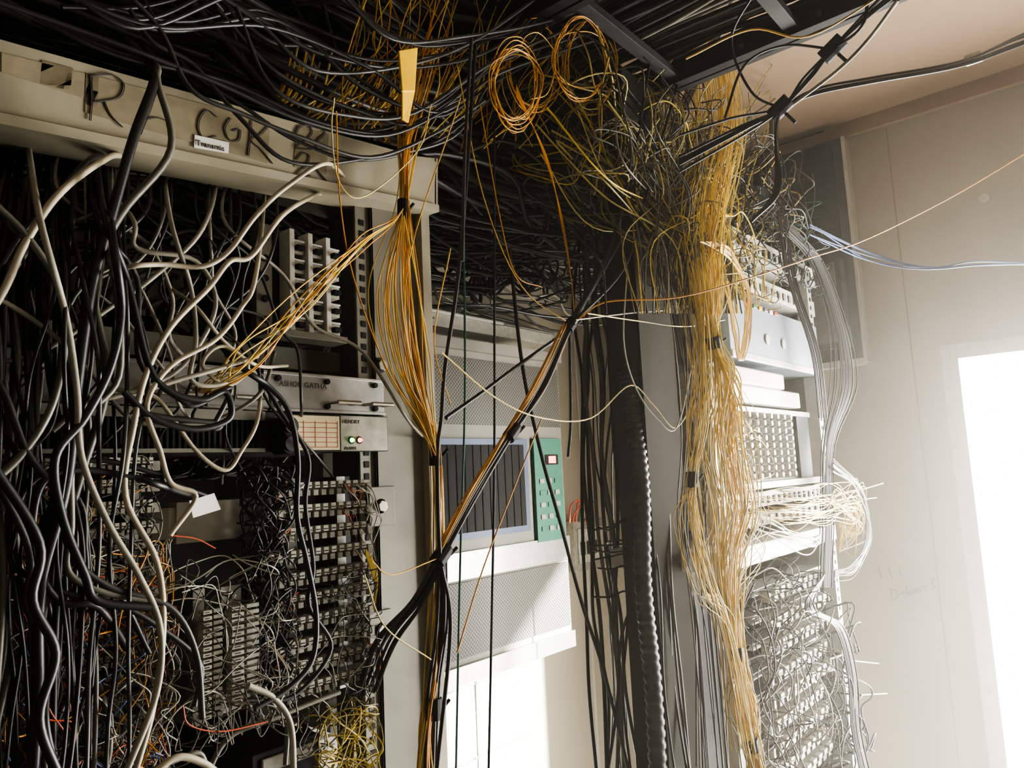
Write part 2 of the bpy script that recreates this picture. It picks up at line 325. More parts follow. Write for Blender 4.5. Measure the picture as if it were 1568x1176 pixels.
for k in range(5):
    p=r[2]+H*(.1+.2*k); b.cyl((r[0]+.008,yk-.012,p),(r[0]+.008,yk-.016,p),.004,BLKM,12)
b.build('circuit_breaker_panel',.0006)
b=MB(); r=rect(385,1140,490,1230,YR-.03); b.box(r[0],r[1],YR-.03,YR+.2,r[2],r[3],BLKM); b.box(r[0]+.01,r[1]-.01,YR-.033,YR-.03,r[3]-.02,r[3]-.006,GREY); b.build('junction_box',.002)
b=MB(); b.prism([py(296,793,.66),py(338,780,.66),py(328,755,.66),py(290,767,.66)],(0,.0006,0),PAPER); b.build('paper_tag')
# ------------------------------------------------------------------ overhead trays
def rz(z): return 1.6+z
b=MB()
b.box(-.9,2.25,.88,1.70,rz(.86),rz(.865),BLKM)  # solid black sheet added so no bright ceiling shows between the cables
for y in (.88,1.28,1.69): b.box(-.9,2.25,y,y+.012,rz(.80),rz(.87),BLKM)
x=-.85
while x<2.2: b.box(x,x+.03,.88,1.70,rz(.80),rz(.815),DARK); x+=.22
for x in (-.6,.6,1.8):
    for y in (.9,1.66): b.cyl((x,y,rz(.86)),(x,y,ZC),.005,BOLT,8)
b.build('overhead_cable_tray',.001)
b=MB()
for x in (.92,1.28): 
    b.box(x,x+.006,-.6,.87,rz(.74),rz(.80),BLKM); b.box(x-.02,x+.02,-.6,.87,rz(.74),rz(.744),BLKM)
    y=-.5
    while y<.85: b.cyl((x-.001,y,rz(.77)),(x+.0,y,rz(.77)),.006,BOLT,8); y+=.14
y=-.55
while y<.85: b.box(.92,1.28,y,y+.025,rz(.75),rz(.765),DARK); y+=.23
for y in (-.4,.5): 
    for x in (.94,1.30): b.cyl((x,y,rz(.74)),(x,y,ZC),.005,BOLT,8)
b.build('cable_ladder',.001)
# ------------------------------------------------------------------ overhead black cables
cb=CB('overhead_cable_mass')
for i in range(190):
    y=RND.uniform(.74,1.45); z=RND.uniform(.47,.80)
    x=-.5; P=[]
    while x<RND.uniform(1.1,1.5):
        P.append(Vector((x,y,rz(z)))); x+=RND.uniform(.12,.25); y+=RND.gauss(0,.05); z+=RND.gauss(0,.035); y=min(max(y,.76),1.6); z=min(max(z,.45),.82)
    cb.add(P,RND.uniform(.0022,.0065),RND.choice([KB,KB,KB,KB2,KB2,KG,KB2]),5)
for i in range(110):
    y=RND.uniform(.85,1.65); z=RND.uniform(.55,.8); x=RND.uniform(.7,1.2); P=[]
    while x<RND.uniform(1.9,2.4):
        P.append(Vector((x,y,rz(z)))); x+=RND.uniform(.12,.22); y+=RND.gauss(0,.06); z+=RND.gauss(0,.04); y=min(max(y,.8),1.66); z=min(max(z,.5),.82)
    cb.add(P,RND.uniform(.003,.006),RND.choice([KB,KB,KB2,KB2,KG]),5)
for i in range(60):
    x=RND.uniform(.90,1.27); z=.78+RND.uniform(0,.04); y=-.4; P=[]
    while y<1.5: P.append(Vector((x,y,rz(z)))); y+=.25; x+=RND.gauss(0,.02); x=min(max(x,.88),1.27)
    cb.add(P,.005,RND.choice([KB,KB2,KG]),5)
for l in ([(80,-20),(250,40),(420,30),(560,110),(660,170),(760,120),(900,60)],[(0,-10),(180,60),(350,130),(480,190),(600,200),(700,150)],[(300,-20),(400,40),(500,90),(620,100),(740,60),(840,0)],
          [(200,-10),(240,60),(300,120),(380,170),(460,220),(560,240),(680,210),(750,140)],[(350,10),(430,120),(540,160),(640,170),(760,100),(850,20)],[(520,-10),(600,50),(700,60),(830,30),(960,-10)],[(100,-10),(210,20),(330,-10)]):
    for k in range(3): cb.k([(u+RND.gauss(0,10),v+RND.gauss(0,10)) for u,v in l],.0024,RND.choice([KB,KB2]),.66+.02*k)
# ------------------------------------------------------------------ left cable curtain
cl=CB('equipment_cable_curtain')
for i in range(44):
    u=RND.uniform(-60,190); P=[(u+RND.uniform(-40,60),100,.85),(u+RND.uniform(-10,25),225+.2*u*.5,.80),(u,310,RND.uniform(.68,.73))]
    Y=RND.uniform(.61,.69); uu=u
    for v in (430,560,700,850,1000,1130,1260):
        uu+=RND.gauss(-5,15); P.append((uu,v+RND.uniform(-20,20),Y+RND.gauss(0,.008)))
    cl.k(P,RND.uniform(.0014,.0030),RND.choice([KB,KB,KB,KB2,KB2,KG,KG]))
BEL=lambda u,dv=14:(u,190+.2*u+dv,.79)
for l,r,m,Y in (
 ([(215,60,.8),(231,100,.67),(236,125,.64),(205,210),(168,340),(140,440),(118,590),(102,740),(62,900),(58,1050),(50,1190)],.0042,KB,.62),
 ([(120,150,.85),BEL(145),(160,330),(195,430),(228,560),(262,600),(310,612),(345,600),(352,640),(300,657),(235,640),(190,600)],.0030,KB,.62),
 ([(560,180,.85),(520,280,.78),(480,300,.7),(432,330),(385,392),(352,400),(320,440),(262,500),(225,570),(205,650),(192,760),(240,860),(250,960),(235,1080),(205,1190)],.0025,KC,.62),
 ([(230,150,.85),(200,232,.79),(168,240,.68),(95,292),(40,370),(8,440),(-40,520)],.0028,KC,.62),
 ([(170,420,.68),(200,408),(250,405),(310,408),(350,385),(392,330),(440,285),(500,250),(540,270,.75),(580,200,.85)],.0024,KC,.63),
 ([(250,180,.85),(252,262,.79),(262,340),(292,440),(300,520),(292,580),(330,590),(375,572)],.0022,KG2,.64),
 ([(-50,440),(20,470),(90,520),(150,580),(205,600),(280,580),(350,560),(395,545)],.0021,KG2,.63),
 ([(20,180,.85),(40,210,.79),(60,330),(100,480),(118,600),(125,700),(165,800),(212,880),(245,960),(240,1060),(190,1190)],.0026,KG2,.60),
 ([(400,180,.85),(405,290,.79),(392,420),(370,470),(330,520),(262,560),(225,620),(245,690),(262,740),(300,760),(260,820)],.0022,KC,.62),
 ([(150,150,.85),BEL(160),(172,360),(186,470),(170,560),(130,640),(85,700),(95,790),(130,880),(150,920),(230,930)],.0032,KB,.6),
 ([(-60,520),(0,590),(40,690),(90,760),(110,850),(170,900),(260,930),(300,1000),(310,1100)],.0028,KB2,.62),
 ([(300,470,.7),(370,560),(410,590),(442,630),(456,700),(455,790),(470,860),(484,940),(478,1010),(440,1055),(390,1085)],.0028,KB,.64),
 ([(120,560,.68),(190,600),(240,610),(300,690),(345,720),(370,690),(395,640),(400,560,.7)],.0020,KC,.65),
 ([(380,200,.85),(385,280,.79),(395,350),(372,430),(372,500),(395,560),(400,640)],.0018,KB,.67),
 ([(120,200,.85),(110,240,.79),(200,330),(210,380),(300,400),(330,470),(280,560),(200,600),(130,620),(80,660)],.0022,KG2,.65),
 ([(300,200,.85),(330,268,.79),(310,350),(240,420),(170,470),(60,540),(-40,560)],.0022,KG2,.66),
 ([(60,450,.7),(120,540),(200,640),(290,650),(340,640),(400,600),(420,540,.72)],.0022,KG,.66),
 ([(380,1050),(420,1070),(445,1110),(450,1190)],.0030,KG2,.64),
 ([(230,1190),(270,1160),(310,1168),(340,1190)],.0030,KC,.62),
 ([(-20,700),(60,830),(50,920),(85,1000),(60,1100),(90,1190)],.0034,KB,.60),
 ([(310,1200),(350,1130),(420,1100),(480,1075),(520,1060)],.0026,KG,.66),
 ([(300,760,.68),(250,745),(200,730),(110,720),(60,750),(52,850),(90,920),(150,930),(200,1000,.66)],.0028,KB,.62),
 ([(-60,240),(-20,300),(40,360),(90,440),(100,520),(80,620),(30,700),(-40,760)],.0028,KG,.62),
 ([(260,440,.7),(300,470),(340,520),(380,560),(350,590),(310,560),(340,530),(395,560),(440,560,.72)],.0018,KC,.65)):
    cl.k(l,r,m,Y)
    if r>.0027: cl.k([((p[0]+RND.gauss(0,20)),(p[1]+RND.gauss(0,12)) if len(p)<3 else p[1])+((p[2],) if len(p)>2 else ()) for p in l],r*.8,RND.choice([KB,KB2,KG]),Y+.02)
for i in range(20):
    u=RND.uniform(60,430); v=190+.2*u+15; P=[(u,v-60,.85),(u,v,.79)]; v+=70
    du=RND.uniform(-50,50)
    for k in range(5): P.append((u,v,.69)); u+=du+RND.gauss(0,35); v+=RND.uniform(30,110)
    P.append((u,v,.80)); P.append((u+RND.gauss(0,30),v+60,.95))
    cl.k(P,RND.uniform(.0011,.0021),RND.choice([KB,KB2,KG,KG2]))
lo=(xl,YR+.12,1.62); hi=(xm,YR+.35,ztop)
cl.squig(lo,hi,60,.0032,[KB,KB2,KG],.08,(6,12),.5,.3)
cl.squig((xl,YR+.1,.9),(xm,YR+.3,1.5),50,.0028,[KB,KB2,KG],.07,(6,12),.5,.3)
# small jumper wires
jw=CB('jumper_wire_tangle',1)
A=py(0,850,.70); B=py(260,1200,.66)
jw.squig((min(A.x,.1),.665,B.z-.02),(py(265,900,.68).x,.70,A.z),250,.0006,[KW,KG2,KG,KG,KB2,KB2,KG,KC,KG,KR,KBL,KO],.022,(5,12),.5,.25)
A=py(0,700,.70)
jw.squig((min(A.x,.1),.675,B.z+.12),(py(245,900,.68).x,.70,A.z),110,.0006,[KG2,KG,KG,KB2,KB2,KG,KR,KO],.022,(4,9),.5,.25)
A=py(385,715,.69); B=py(432,1040,.69)
jw.squig((A.x,.68,B.z),(B.x+.01,.72,A.z),50,.0010,[KB,KB2,KB],.028,(6,12),.5)
for i in range(60):
    k=RND.randint(0,9); v=742+33*k; u=RND.choice([RND.uniform(436,470),RND.uniform(520,562)]); s=1 if u>500 else -1
    jw.k([(u,v,.70),(u+s*8,v+RND.uniform(2,14),.69),(u+s*RND.uniform(10,26),v+RND.uniform(8,30),.695),(u+s*RND.uniform(4,30),v+RND.uniform(25,60),.72)],.0006,RND.choice([KG2,KW,KG,KB,KR]))
A=py(435,880,.69); B=py(570,1110,.69)
jw.squig((A.x,.67,B.z),(B.x,.70,A.z),40,.0005,[KG2,KW,KG,KB],.018,(4,9),.5,.2)
A=py(240,870,.66); B=py(440,1110,.66)
jw.squig((A.x,.64,B.z),(B.x,.70,A.z),50,.0006,[KG2,KW,KG,KB,KG],.03,(4,9),.4,.2)
A=py(480,1100,.69); B=py(570,1180,.69)
jw.squig((A.x,.67,B.z),(B.x,.72,A.z),24,.0007,[KY,KOL,KY2,KG2],.03,(4,9),.35)
for l in ([(60,1015),(50,1060),(70,1100),(115,1110),(105,1176)],[(58,1020),(75,1085),(100,1125),(95,1160)],[(280,1080),(290,1110),(340,1120),(410,1105)],[(265,820),(300,825),(330,840)],[(10,830),(20,860),(5,890)]): jw.k(l,.0007,KR,.64)
for i in range(14): jw.k([(560,845+RND.uniform(-4,4)),(572,860+i*2),(578,890+RND.uniform(-5,5)),(572,930+RND.uniform(-4,4))],.0008,KY,.69)
# ------------------------------------------------------------------ orange bundle by the left upright
ob=CB('orange_wire_bundle',1); OM=[KO,KO,KO2,KO2,KY2,KY]
Yo=.66
ob.strands(G([(650,60,.74,.03),(632,150,.70,.022),(621,225,.67,.008),(617,320,Yo,.005),(607,440,Yo,.030),(622,560,Yo,.028),(652,640,Yo,.010),(667,698,Yo,.005),(672,850,Yo,.006),(664,1000,Yo,.007),(652,1120,Yo,.009),(650,1220,Yo,.012)]),28,.0008,OM,.003)
for i in range(9):
    ob.k([(690+i*3,90+RND.uniform(-20,20),.74),(645,210,.68),(617,320,.655),(560+RND.uniform(-10,10),370+RND.uniform(-12,12),.64),(470+RND.uniform(-16,16),455+RND.uniform(-18,18),.63),(380+RND.uniform(-22,22),545+RND.uniform(-16,16),.62),(330+RND.uniform(-10,20),585+RND.uniform(-14,14),.66),(300,600,.74)],.0007,RND.choice(OM))
for l in ([(660,160),(640,230),(560,300),(520,280),(508,200),(512,150)],[(515,170),(520,300),(540,420),(590,560),(640,640),(667,698)],[(735,160),(765,330),(790,420),(830,440)],[(700,100),(740,300),(800,440),(880,500)],[(690,380),(665,520),(690,620)],
          [(570,860),(600,880),(670,855)],[(558,880),(590,960),(660,1010)],[(668,698),(655,560),(640,440),(618,330)],[(705,150),(620,440),(667,690)]): ob.k(l,.0008,RND.choice(OM),.64)
ol=CB('orange_wire_coils',1)
for i in range(30):
    cu,cv=RND.choice([(820,100),(905,100),(790,130),(890,90)]); ru=RND.uniform(28,44); rv=RND.uniform(45,75); Y=RND.uniform(.62,.70); a0=RND.uniform(0,6.28)
    ol.k([(cu+RND.gauss(0,2)+ru*math.cos(a0+a*.6),cv+RND.gauss(0,2)+rv*math.sin(a0+a*.6)) for a in range(RND.randint(7,12))],.0009,RND.choice([KO,KO2,KO2,KO,KOL]),Y)
for i in range(56):
    u=RND.uniform(540,900); ol.k([(u,-20),(u+RND.gauss(-20,25),60),(u+RND.gauss(-50,30),130),(u+RND.gauss(-80,35),200+RND.uniform(-20,40))],.0009,RND.choice(OM+[KOL]),RND.uniform(.70,.80))
for i in range(26):
    u=RND.uniform(440,640); ol.k([(u,100+RND.uniform(-30,10)),(u-15,140),(u-35+RND.gauss(0,10),165)],.0014,RND.choice([KY2,KO2,KY,KC]),RND.uniform(.76,.80))
for i in range(5): ol.k([(790,130+i*4),(830+i*2,230+i*3),(860,330+i*4),(875,430),(880,495)],.0008,KO,.66)
b=MB()
b.prism([py(616,140,.625),py(636,140,.625),py(640,72,.625),py(611,77,.625)],(0,.003,0),YTAG); b.prism([py(616,182,.632),py(626,188,.632),py(636,139,.626),py(616,139,.626)],(0,.003,0),YTAG)
b.build('yellow_tape_flag',.001)
# ------------------------------------------------------------------ diagonal and vertical black runs in the aisle
dg=CB('diagonal_cable_bundle')
gd=[(1150,-60,.72,.012),(1085,80,.68,.010),(1012,235,.66,.008),(950,360,.64,.006),(873,498,.62,.004),(830,590,.62,.006),(784,662,.62,.004),(725,760,.63,.005),(676,850,.645,.004),(640,920,.66,.008),(590,985,.68,.012),(560,1060,.70,.012)]
dg.strands(G(gd),7,.0021,[KB,KB,KB2],.001)
dg.strands(G([(a-8,b_,c,d) for a,b_,c,d in gd[4:9]]),6,.0009,[KO,KO2],.001)
dg.strands(G([(676,850,.645,.005),(672,960,.65,.008),(662,1060,.66,.008),(655,1200,.66,.009)]),8,.0022,[KB,KB2],.001)
for l,r,m,Y in (([(728,70),(716,250),(702,420),(682,560),(676,640),(670,700),(674,850),(690,960),(668,1190)],.0025,KB,.64),([(757,200),(757,420),(757,700),(753,950),(748,1190)],.0018,KB,.7),
 ([(722,60),(712,230),(708,400)],.0022,KB2,.62),([(780,380),(800,560),(830,700),(858,800),(890,920),(925,1030),(965,1190)],.0030,KB,.72),([(710,360),(712,600),(705,850),(698,1190)],.0016,KGN,.72),
 ([(683,640),(740,600),(800,555),(872,505)],.0028,KB,.64),([(878,495),(960,400),(1000,260),(1040,120),(1075,-20)],.0030,KB,.61),([(878,490),(930,390),(970,240),(1000,60),(1010,-20)],.0028,KB,.62),
 ([(676,540),(760,610),(830,640),(905,640),(965,590),(1000,620),(1035,655),(1062,600),(1050,520)],.0011,KY2,.60),([(882,490),(960,480),(1050,470),(1100,440)],.001,KW,.60),([(900,480),(980,492),(1050,500),(1110,490)],.001,KY2,.58),
 ([(960,420,.6),(955,520),(972,590),(1005,640),(1036,655),(1060,560)],.0012,KW,.58),
 ([(760,700),(800,640),(850,560),(876,500)],.0010,KO,.63),([(700,1000),(740,870),(790,740),(830,640)],.0010,KO,.64),([(930,1190),(945,1080),(955,960),(1000,880)],.0026,KB,.7),([(872,510),(874,640),(870,700)],.0022,KB,.66)): dg.k(l,r,m,Y)
def tie(b,u,v,Y,du,dv,r=.009,l=.012):
    p=py(u,v,Y); q=py(u+du,v+dv,Y); d=(q-p).normalized()*l; b.cyl(p-d,p+d,r,BLKM,12); e=Vector((r*.9,-r*.6,0)); b.cyl(p+e,p+e*1.8+Vector((0,0,.008)),.0022,BLKM,8)
b=MB()
for t in ((873,498,.62,-10,15),(784,662,.62,-10,15),(676,850,.645,-10,15,.010),(667,698,.66,0,10,.008),(617,320,.66,0,10,.007),(664,1085,.66,0,10,.010)): tie(b,*t)
b.build('tape_ties_aisle',.001)
# ------------------------------------------------------------------ air conditioner on the back wall
YA=1.50
r=rect(640,560,866,1028,YA); xR=r[1]; xL=r[0]-.3
def vz(v): return py(765,v,YA).z
b=MB(); b.box(xL,xR,YA,YB,vz(1028),vz(530),ACM)
b.box(xL,xR-.01,YA-.006,YA,vz(652),vz(556),ACP); b.box(xL,xR-.01,YA-.006,YA,vz(990),vz(880),ACP)
b.box(xL,xR+.004,YA-.010,YA,vz(876),vz(836),SILV); b.box(xL,xR+.004,YA-.012,YA,vz(1028),vz(1000),SILV); b.box(xL,xR,YA-.02,YA,vz(545),vz(530),ACM)
g=rect(640,672,806,824,YA); b.box(g[0],g[1],YA-.012,YA,g[2],g[3],FRM); b.box(g[0]+.02,g[1]-.022,YA-.014,YA-.008,g[2]+.018,g[3]-.018,BLKM)
x=g[0]+.03
while x<g[1]-.03: b.box(x,x+.003,YA-.016,YA-.014,g[2]+.019,g[3]-.019,COLD); x+=.035
g=rect(816,672,858,828,YA); b.box(g[0],g[1],YA-.012,YA,g[2],g[3],PGREEN); gw=g[1]-g[0]; gh=g[3]-g[2]
b.box(g[0]+.38*gw,g[0]+.85*gw,YA-.014,YA-.012,g[2]+.74*gh,g[2]+.84*gh,BLKM); b.box(g[0]+.50*gw,g[0]+.76*gw,YA-.0145,YA-.014,g[2]+.755*gh,g[2]+.825*gh,LEDR)
for i in range(3):
    for j in range(5): b.box(g[0]+gw*(.14+.27*i),g[0]+gw*(.30+.27*i),YA-.015,YA-.012,g[2]+gh*(.10+.115*j),g[2]+gh*(.145+.115*j),LGREY if (i+j)%3 else PGREEN)
b.build('wall_air_conditioner',.002)
b=MB(); b.box(xL,xR-.03,YB-.04,YB,.15,vz(1040),WHITE)
zq=vz(1040)
for i in range(4): b.box(xL,xR-.03,YB-.044,YB-.04,zq-.06-.22*i,zq-.052-.22*i,GREY)
for x in (1.4,1.75): b.box(x,x+.006,YB-.044,YB-.04,.15,zq,GREY)
b.build('lower_wall_panel',.002)
b=MB(); c1=py(860,520,1.6)
b.box(1.2,2.2,YB-.09,YB,c1.z-.02,c1.z+.035,LGREY); b.box(1.2,2.2,YB-.10,YB-.09,c1.z+.02,c1.z+.03,TRIM); b.build('wall_trunking',.003)
b=MB(); r=rect(880,795,928,872,YB-.06); b.box(r[0],r[1],YB-.06,YB,r[2],r[3],GREY); b.box(r[0]+.02,r[1]-.02,YB-.065,YB-.06,r[2]+.03,r[3]-.03,LGREY)
for i in range(3): b.box(r[0]+.03+.04*i,r[0]+.05+.04*i,YB-.075,YB-.065,r[2]+.06,r[2]+.11,BLKM)
b.build('electrical_switch_box',.003)
bw=CB('wall_wiring')
for i in range(8): bw.k([(872+i*5,800),(876+i*5,775+RND.uniform(-10,10)),(900,765+i*3),(918,795)],.0035,RND.choice([KR,KR,KG2,KGN]),1.6)
for i in range(26):
    u=RND.uniform(680,860); bw.k([(u,340),(u+RND.gauss(0,15),390),(u+RND.gauss(0,25),440+RND.uniform(-20,30)),(u+RND.gauss(20,25),400),(u+RND.gauss(30,20),345)],RND.uniform(.003,.006),RND.choice([KB,KB,KB2]),RND.uniform(1.3,1.6))
for i in range(20):
    u=RND.uniform(885,945); P=[(u,360)]
    for v in (470,580,700,820,940,1060,1190): u+=RND.gauss(7,9); P.append((u,v))
    bw.k(P,RND.uniform(.002,.0045),RND.choice([KB,KB,KB2,KB,KG]),RND.uniform(.85,1.2))
# ------------------------------------------------------------------ right rack
Y2=.62
b=MB()
c=rect(1000,700,1058,1000,Y2+.03)
zt2=rz(.74)
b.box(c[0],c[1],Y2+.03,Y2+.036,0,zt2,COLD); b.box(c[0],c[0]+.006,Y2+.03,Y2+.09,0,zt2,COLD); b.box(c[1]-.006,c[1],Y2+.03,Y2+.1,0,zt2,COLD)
xA=py(1112,780,Y2).x; xB=py(1268,780,Y2).x
def zr(v): return py(1190,v,Y2).z
b.box(xA-.03,xA,Y2,Y2+.03,0,zr(370),WHITE); b.box(xB-.03,xB,Y2-.01,Y2+.02,0,zr(395),WHITE); b.box(xB-.004,xB,Y2+.02,Y2+.22,0,zr(395),COLM)
z=.3
while z<zr(400): b.box(xB-.02,xB-.01,Y2-.0112,Y2-.010,z,z+.010,BLKM); z+=.0222
for v in (372,398): b.box(xA-.03,xB,Y2+.05,Y2+.08,zr(v)-.01,zr(v)+.02,COLM)
b.box(xA-.03,xB,Y2+.205,Y2+.21,.1,zr(400),DARK)
b.build('equipment_rack',.001)
def dev(u0,v0,u1,v1,m,dep=.18,fwd=0):
    r=rect(u0,v0,u1,v1,Y2-fwd); b=MB(); b.box(r[0],r[1],Y2-fwd,Y2+dep,zr(v1),zr(v0),m); return b,r
b,r=dev(1125,383,1245,412,WHITE); 
for i in range(14): x=r[0]+.02+i*(r[1]-r[0]-.04)/14; b.box(x,x+.014,Y2-.003,Y2,zr(404),zr(392),BLKM)
b.build('patch_panel_row',.001)
b,r=dev(1140,438,1245,462,WHITE)
for i in range(12): x=r[0]+.02+i*(r[1]-r[0]-.04)/12; b.box(x,x+.016,Y2-.003,Y2,zr(457),zr(446),GREY)
b.build('patch_panel_row',.001)
b,r=dev(1118,486,1252,566,SWBL,.18,.02)
for f in (.36,.54): b.cyl((r[0]+(r[1]-r[0])*f,Y2-.02,zr(530)),(r[0]+(r[1]-r[0])*f,Y2-.024,zr(530)),.012,WHITE,18)
for i,m in enumerate((LEDR,PGREEN,YTAG,KBL,WHITE,KR)): x=r[0]+.10+i*.03; b.box(x,x+.02,Y2-.024,Y2-.02,zr(492),zr(486),m)
b.box(r[0],r[1],Y2-.024,Y2-.02,zr(566),zr(556),WHITE)
b.build('network_switch',.006)
b,r=dev(1122,600,1225,624,WHITE,.18,.02); b.box(r[0],r[1]-.12,Y2-.03,Y2+.18,zr(600),zr(578),WHITE); b.build('equipment_shelf',.003)
b,r=dev(1118,630,1238,738,GREY)
W=r[1]-r[0]
for i in range(8):
    for j in range(9):
        x=r[0]+.03+i*(W-.14)/8; z=zr(732)+(j+.5)*(zr(634)-zr(732))/9
        b.cyl((x,Y2,z),(x,Y2-.018,z),.0085,WHITE,10,.006); b.box(x+.012,x+.018,Y2-.012,Y2,z-.006,z+.004,BLKM)
b.box(r[1]-.09,r[1]-.01,Y2-.008,Y2,zr(735),zr(633),DARK); b.box(r[0],r[1],Y2-.01,Y2,zr(636),zr(628),WHITE); b.box(r[0],r[1]+.03,Y2-.02,Y2,zr(745),zr(735),WHITE)
b.build('coaxial_distribution_panel',.0008)
b,r=dev(1120,750,1262,772,WHITE,.15)
for i in range(16): x=r[0]+.02+i*(r[1]-r[0]-.04)/16; b.box(x,x+.012,Y2-.002,Y2,zr(768),zr(757),BLKM)
b.build('fibre_patch_panel',.001)
b,r=dev(1120,780,1262,800,GREY,.15)
for i in range(12): x=r[0]+.02+i*(r[1]-r[0]-.04)/12; b.box(x,x+.02,Y2-.004,Y2,zr(797),zr(785),WHITE)
b.build('fibre_patch_panel',.001)
b,r=dev(1105,815,1282,842,WHITE,.18,.05); b.build('equipment_shelf',.003)
b=MB()
for k,v in enumerate((885,925,962,1005,1040,1075,1110,1145,1180)):
    x0_,x1_=py(1150,v,Y2).x,py(1258,v,Y2).x
    o=RND.uniform(0,.12)
    krone(b,x0_+o*.3,x1_-.1+o,Y2-.03,zr(v+24),zr(v),9)
    b.box(x0_,x1_,Y2,Y2+.05,zr(v+16),zr(v+6),SILV)
b.build('terminal_block_frame',.0008)
cp=CB('corrugated_conduit',4)
path=cr([py(958,560,.68),py(970,640,.67),py(982,750,.66),py(985,900,.66),py(1000,1050,.66),py(1010,1230,.66)],60)
cp.raw(path,[.0138 if (i//3)%2 else .0158 for i in range(len(path))],KB2)
rc=CB('riser_cables')
rc.strands(G([(1000,330,.75,.06),(975,450,.68,.03),(985,620,.68,.03),(995,760,.68,.03),(1005,900,.66,.025),(1015,1050,.66,.03),(1035,1220,.65,.03)]),12,.0022,[KB,KB,KB2,KG],.006)
rc.strands(G([(1020,350,.7,.05),(1050,480,.60,.03),(1070,650,.58,.03),(1060,800,.58,.03),(1080,950,.57,.03),(1100,1200,.57,.04)]),14,.0013,[KB,KB,KG,KG2],.006)
for i in range(8):
    v=RND.uniform(760,920); rc.k([(900+RND.uniform(0,30),v,.72),(935,v+RND.uniform(-6,6),.7),(960,v+RND.uniform(-15,5),.7),(990,v+20,.7)],.0016,KB,.7)
# ------------------------------------------------------------------ hanging tangle above right rack
ht=CB('hanging_wire_tangle',1); HM=[KG2,KG,KG,KOL,KOL,KY2,KB,KB2,KB,KY,KG2]
for i in range(170):
    u=RND.uniform(820,1190); v=RND.uniform(90,250); m=RND.choice(HM)
    ue=1050+RND.gauss(0,38); Y=RND.uniform(.62,.9)
    P=[(u,v,Y),(u+(ue-u)*.3+RND.gauss(0,22),v+70+RND.gauss(0,18),Y*.95),(u+(ue-u)*.65+RND.gauss(0,22),v+(400-v)*.65+RND.gauss(0,14),.62),(ue,400+RND.gauss(0,18),.57),(ue+RND.gauss(8,10),480,.55)]
    ht.k(P,RND.uniform(.0009,.0018),m)
def box3(u0,v0,u1,v1,Ya,Yb_):
    a=py(u0,(v0+v1)/2,(Ya+Yb_)/2); c=py(u1,(v0+v1)/2,(Ya+Yb_)/2); e=py((u0+u1)/2,v0,(Ya+Yb_)/2); g=py((u0+u1)/2,v1,(Ya+Yb_)/2)
    return (a.x,Ya,g.z),(c.x,Yb_,e.z)
lo,hi=box3(850,150,1170,350,.6,.8); ht.squig(lo,hi,120,.0013,HM,.065,(5,10),.35,.15)
for (u,v,R,n,ms) in ((930,230,.055,7,[KG,KOL,KG2]),(1000,180,.06,10,[KG2,KG,KOL,KB2]),(1080,240,.06,12,[KG2,KY2,KG,KOL]),(1060,340,.055,14,[KY,KY2,KOL,KG]),(1110,380,.045,10,[KY,KG2,KG]),(960,300,.06,9,[KG,KG2,KB2,KOL]),(1010,380,.035,8,[KY2,KG2])):
    ht.loops(py(u,v,.66),R,n,.0012,ms)
lo,hi=box3(1000,330,1150,450,.55,.68); ht.squig(lo,hi,50,.0011,[KY,KY2,KOL,KG2,KG,KOL],.05,(5,9),.35,.2)
lo,hi=box3(1120,230,1230,430,.58,.7); ht.squig(lo,hi,55,.0015,[KB,KB2,KG,KB,KGN],.06,(5,9),.4,.2)
lo,hi=box3(700,200,900,420,.9,1.3); ht.squig(lo,hi,60,.003,[KB,KB2,KB,KG],.09,(5,9),.6,.1)
# ------------------------------------------------------------------ yellow bundle
yb_=CB('yellow_wire_bundle',1); YM=[KY,KY,KY,KY2,KY,KO2,KOL]
yb_.strands(G([(1090,90,.70,.06),(1100,200,.64,.06),(1075,330,.58,.05),(1078,430,.54,.035),(1092,525,.53,.010),(1105,590,.53,.028),(1102,680,.52,.040),(1118,780,.52,.042),(1112,870,.52,.022),(1128,1000,.52,.008),(1138,1080,.52,.018),(1150,1140,.51,.008),(1160,1230,.51,.015)]),60,.00092,YM,.008)
yb_.strands(G([(1060,420,.55,.03),(1072,560,.54,.018),(1066,650,.53,.016),(1060,735,.53,.006),(1058,800,.53,.018),(1075,900,.52,.018),(1110,960,.52,.016),(1140,1150,.51,.018)]),22,.00085,YM,.006)
for i in range(14): yb_.k([(1080+RND.gauss(0,8),370),(1120,395+RND.gauss(0,6)),(1145+RND.gauss(0,5),450),(1142+RND.gauss(0,4),520),(1135+RND.gauss(0,3),552),(1124+RND.gauss(0,3),500),(1112+RND.gauss(0,4),430)],.0010,RND.choice([KY,KO2]),.53)
for i in range(30):
    u=1120+RND.gauss(0,10); v=RND.uniform(590,800); yb_.k([(u-10,v-30),(u,v),(u+RND.uniform(10,36),v+RND.uniform(10,40)),(u+RND.uniform(20,46),v+RND.uniform(40,80)),(u+RND.uniform(-5,20),v+RND.uniform(90,130)),(u-8,v+150)],.0007,RND.choice([KY,KY2,KY]),.54)
b=MB()
for t in ((1092,525,.53,2,10,.013,.01),(1060,735,.53,0,10,.010,.012),(1128,1000,.52,2,10,.012,.01),(1150,1140,.51,2,10,.012,.01)): tie(b,*t)
b.build('tape_ties_riser',.001)
pc=CB('patch_cords',1)
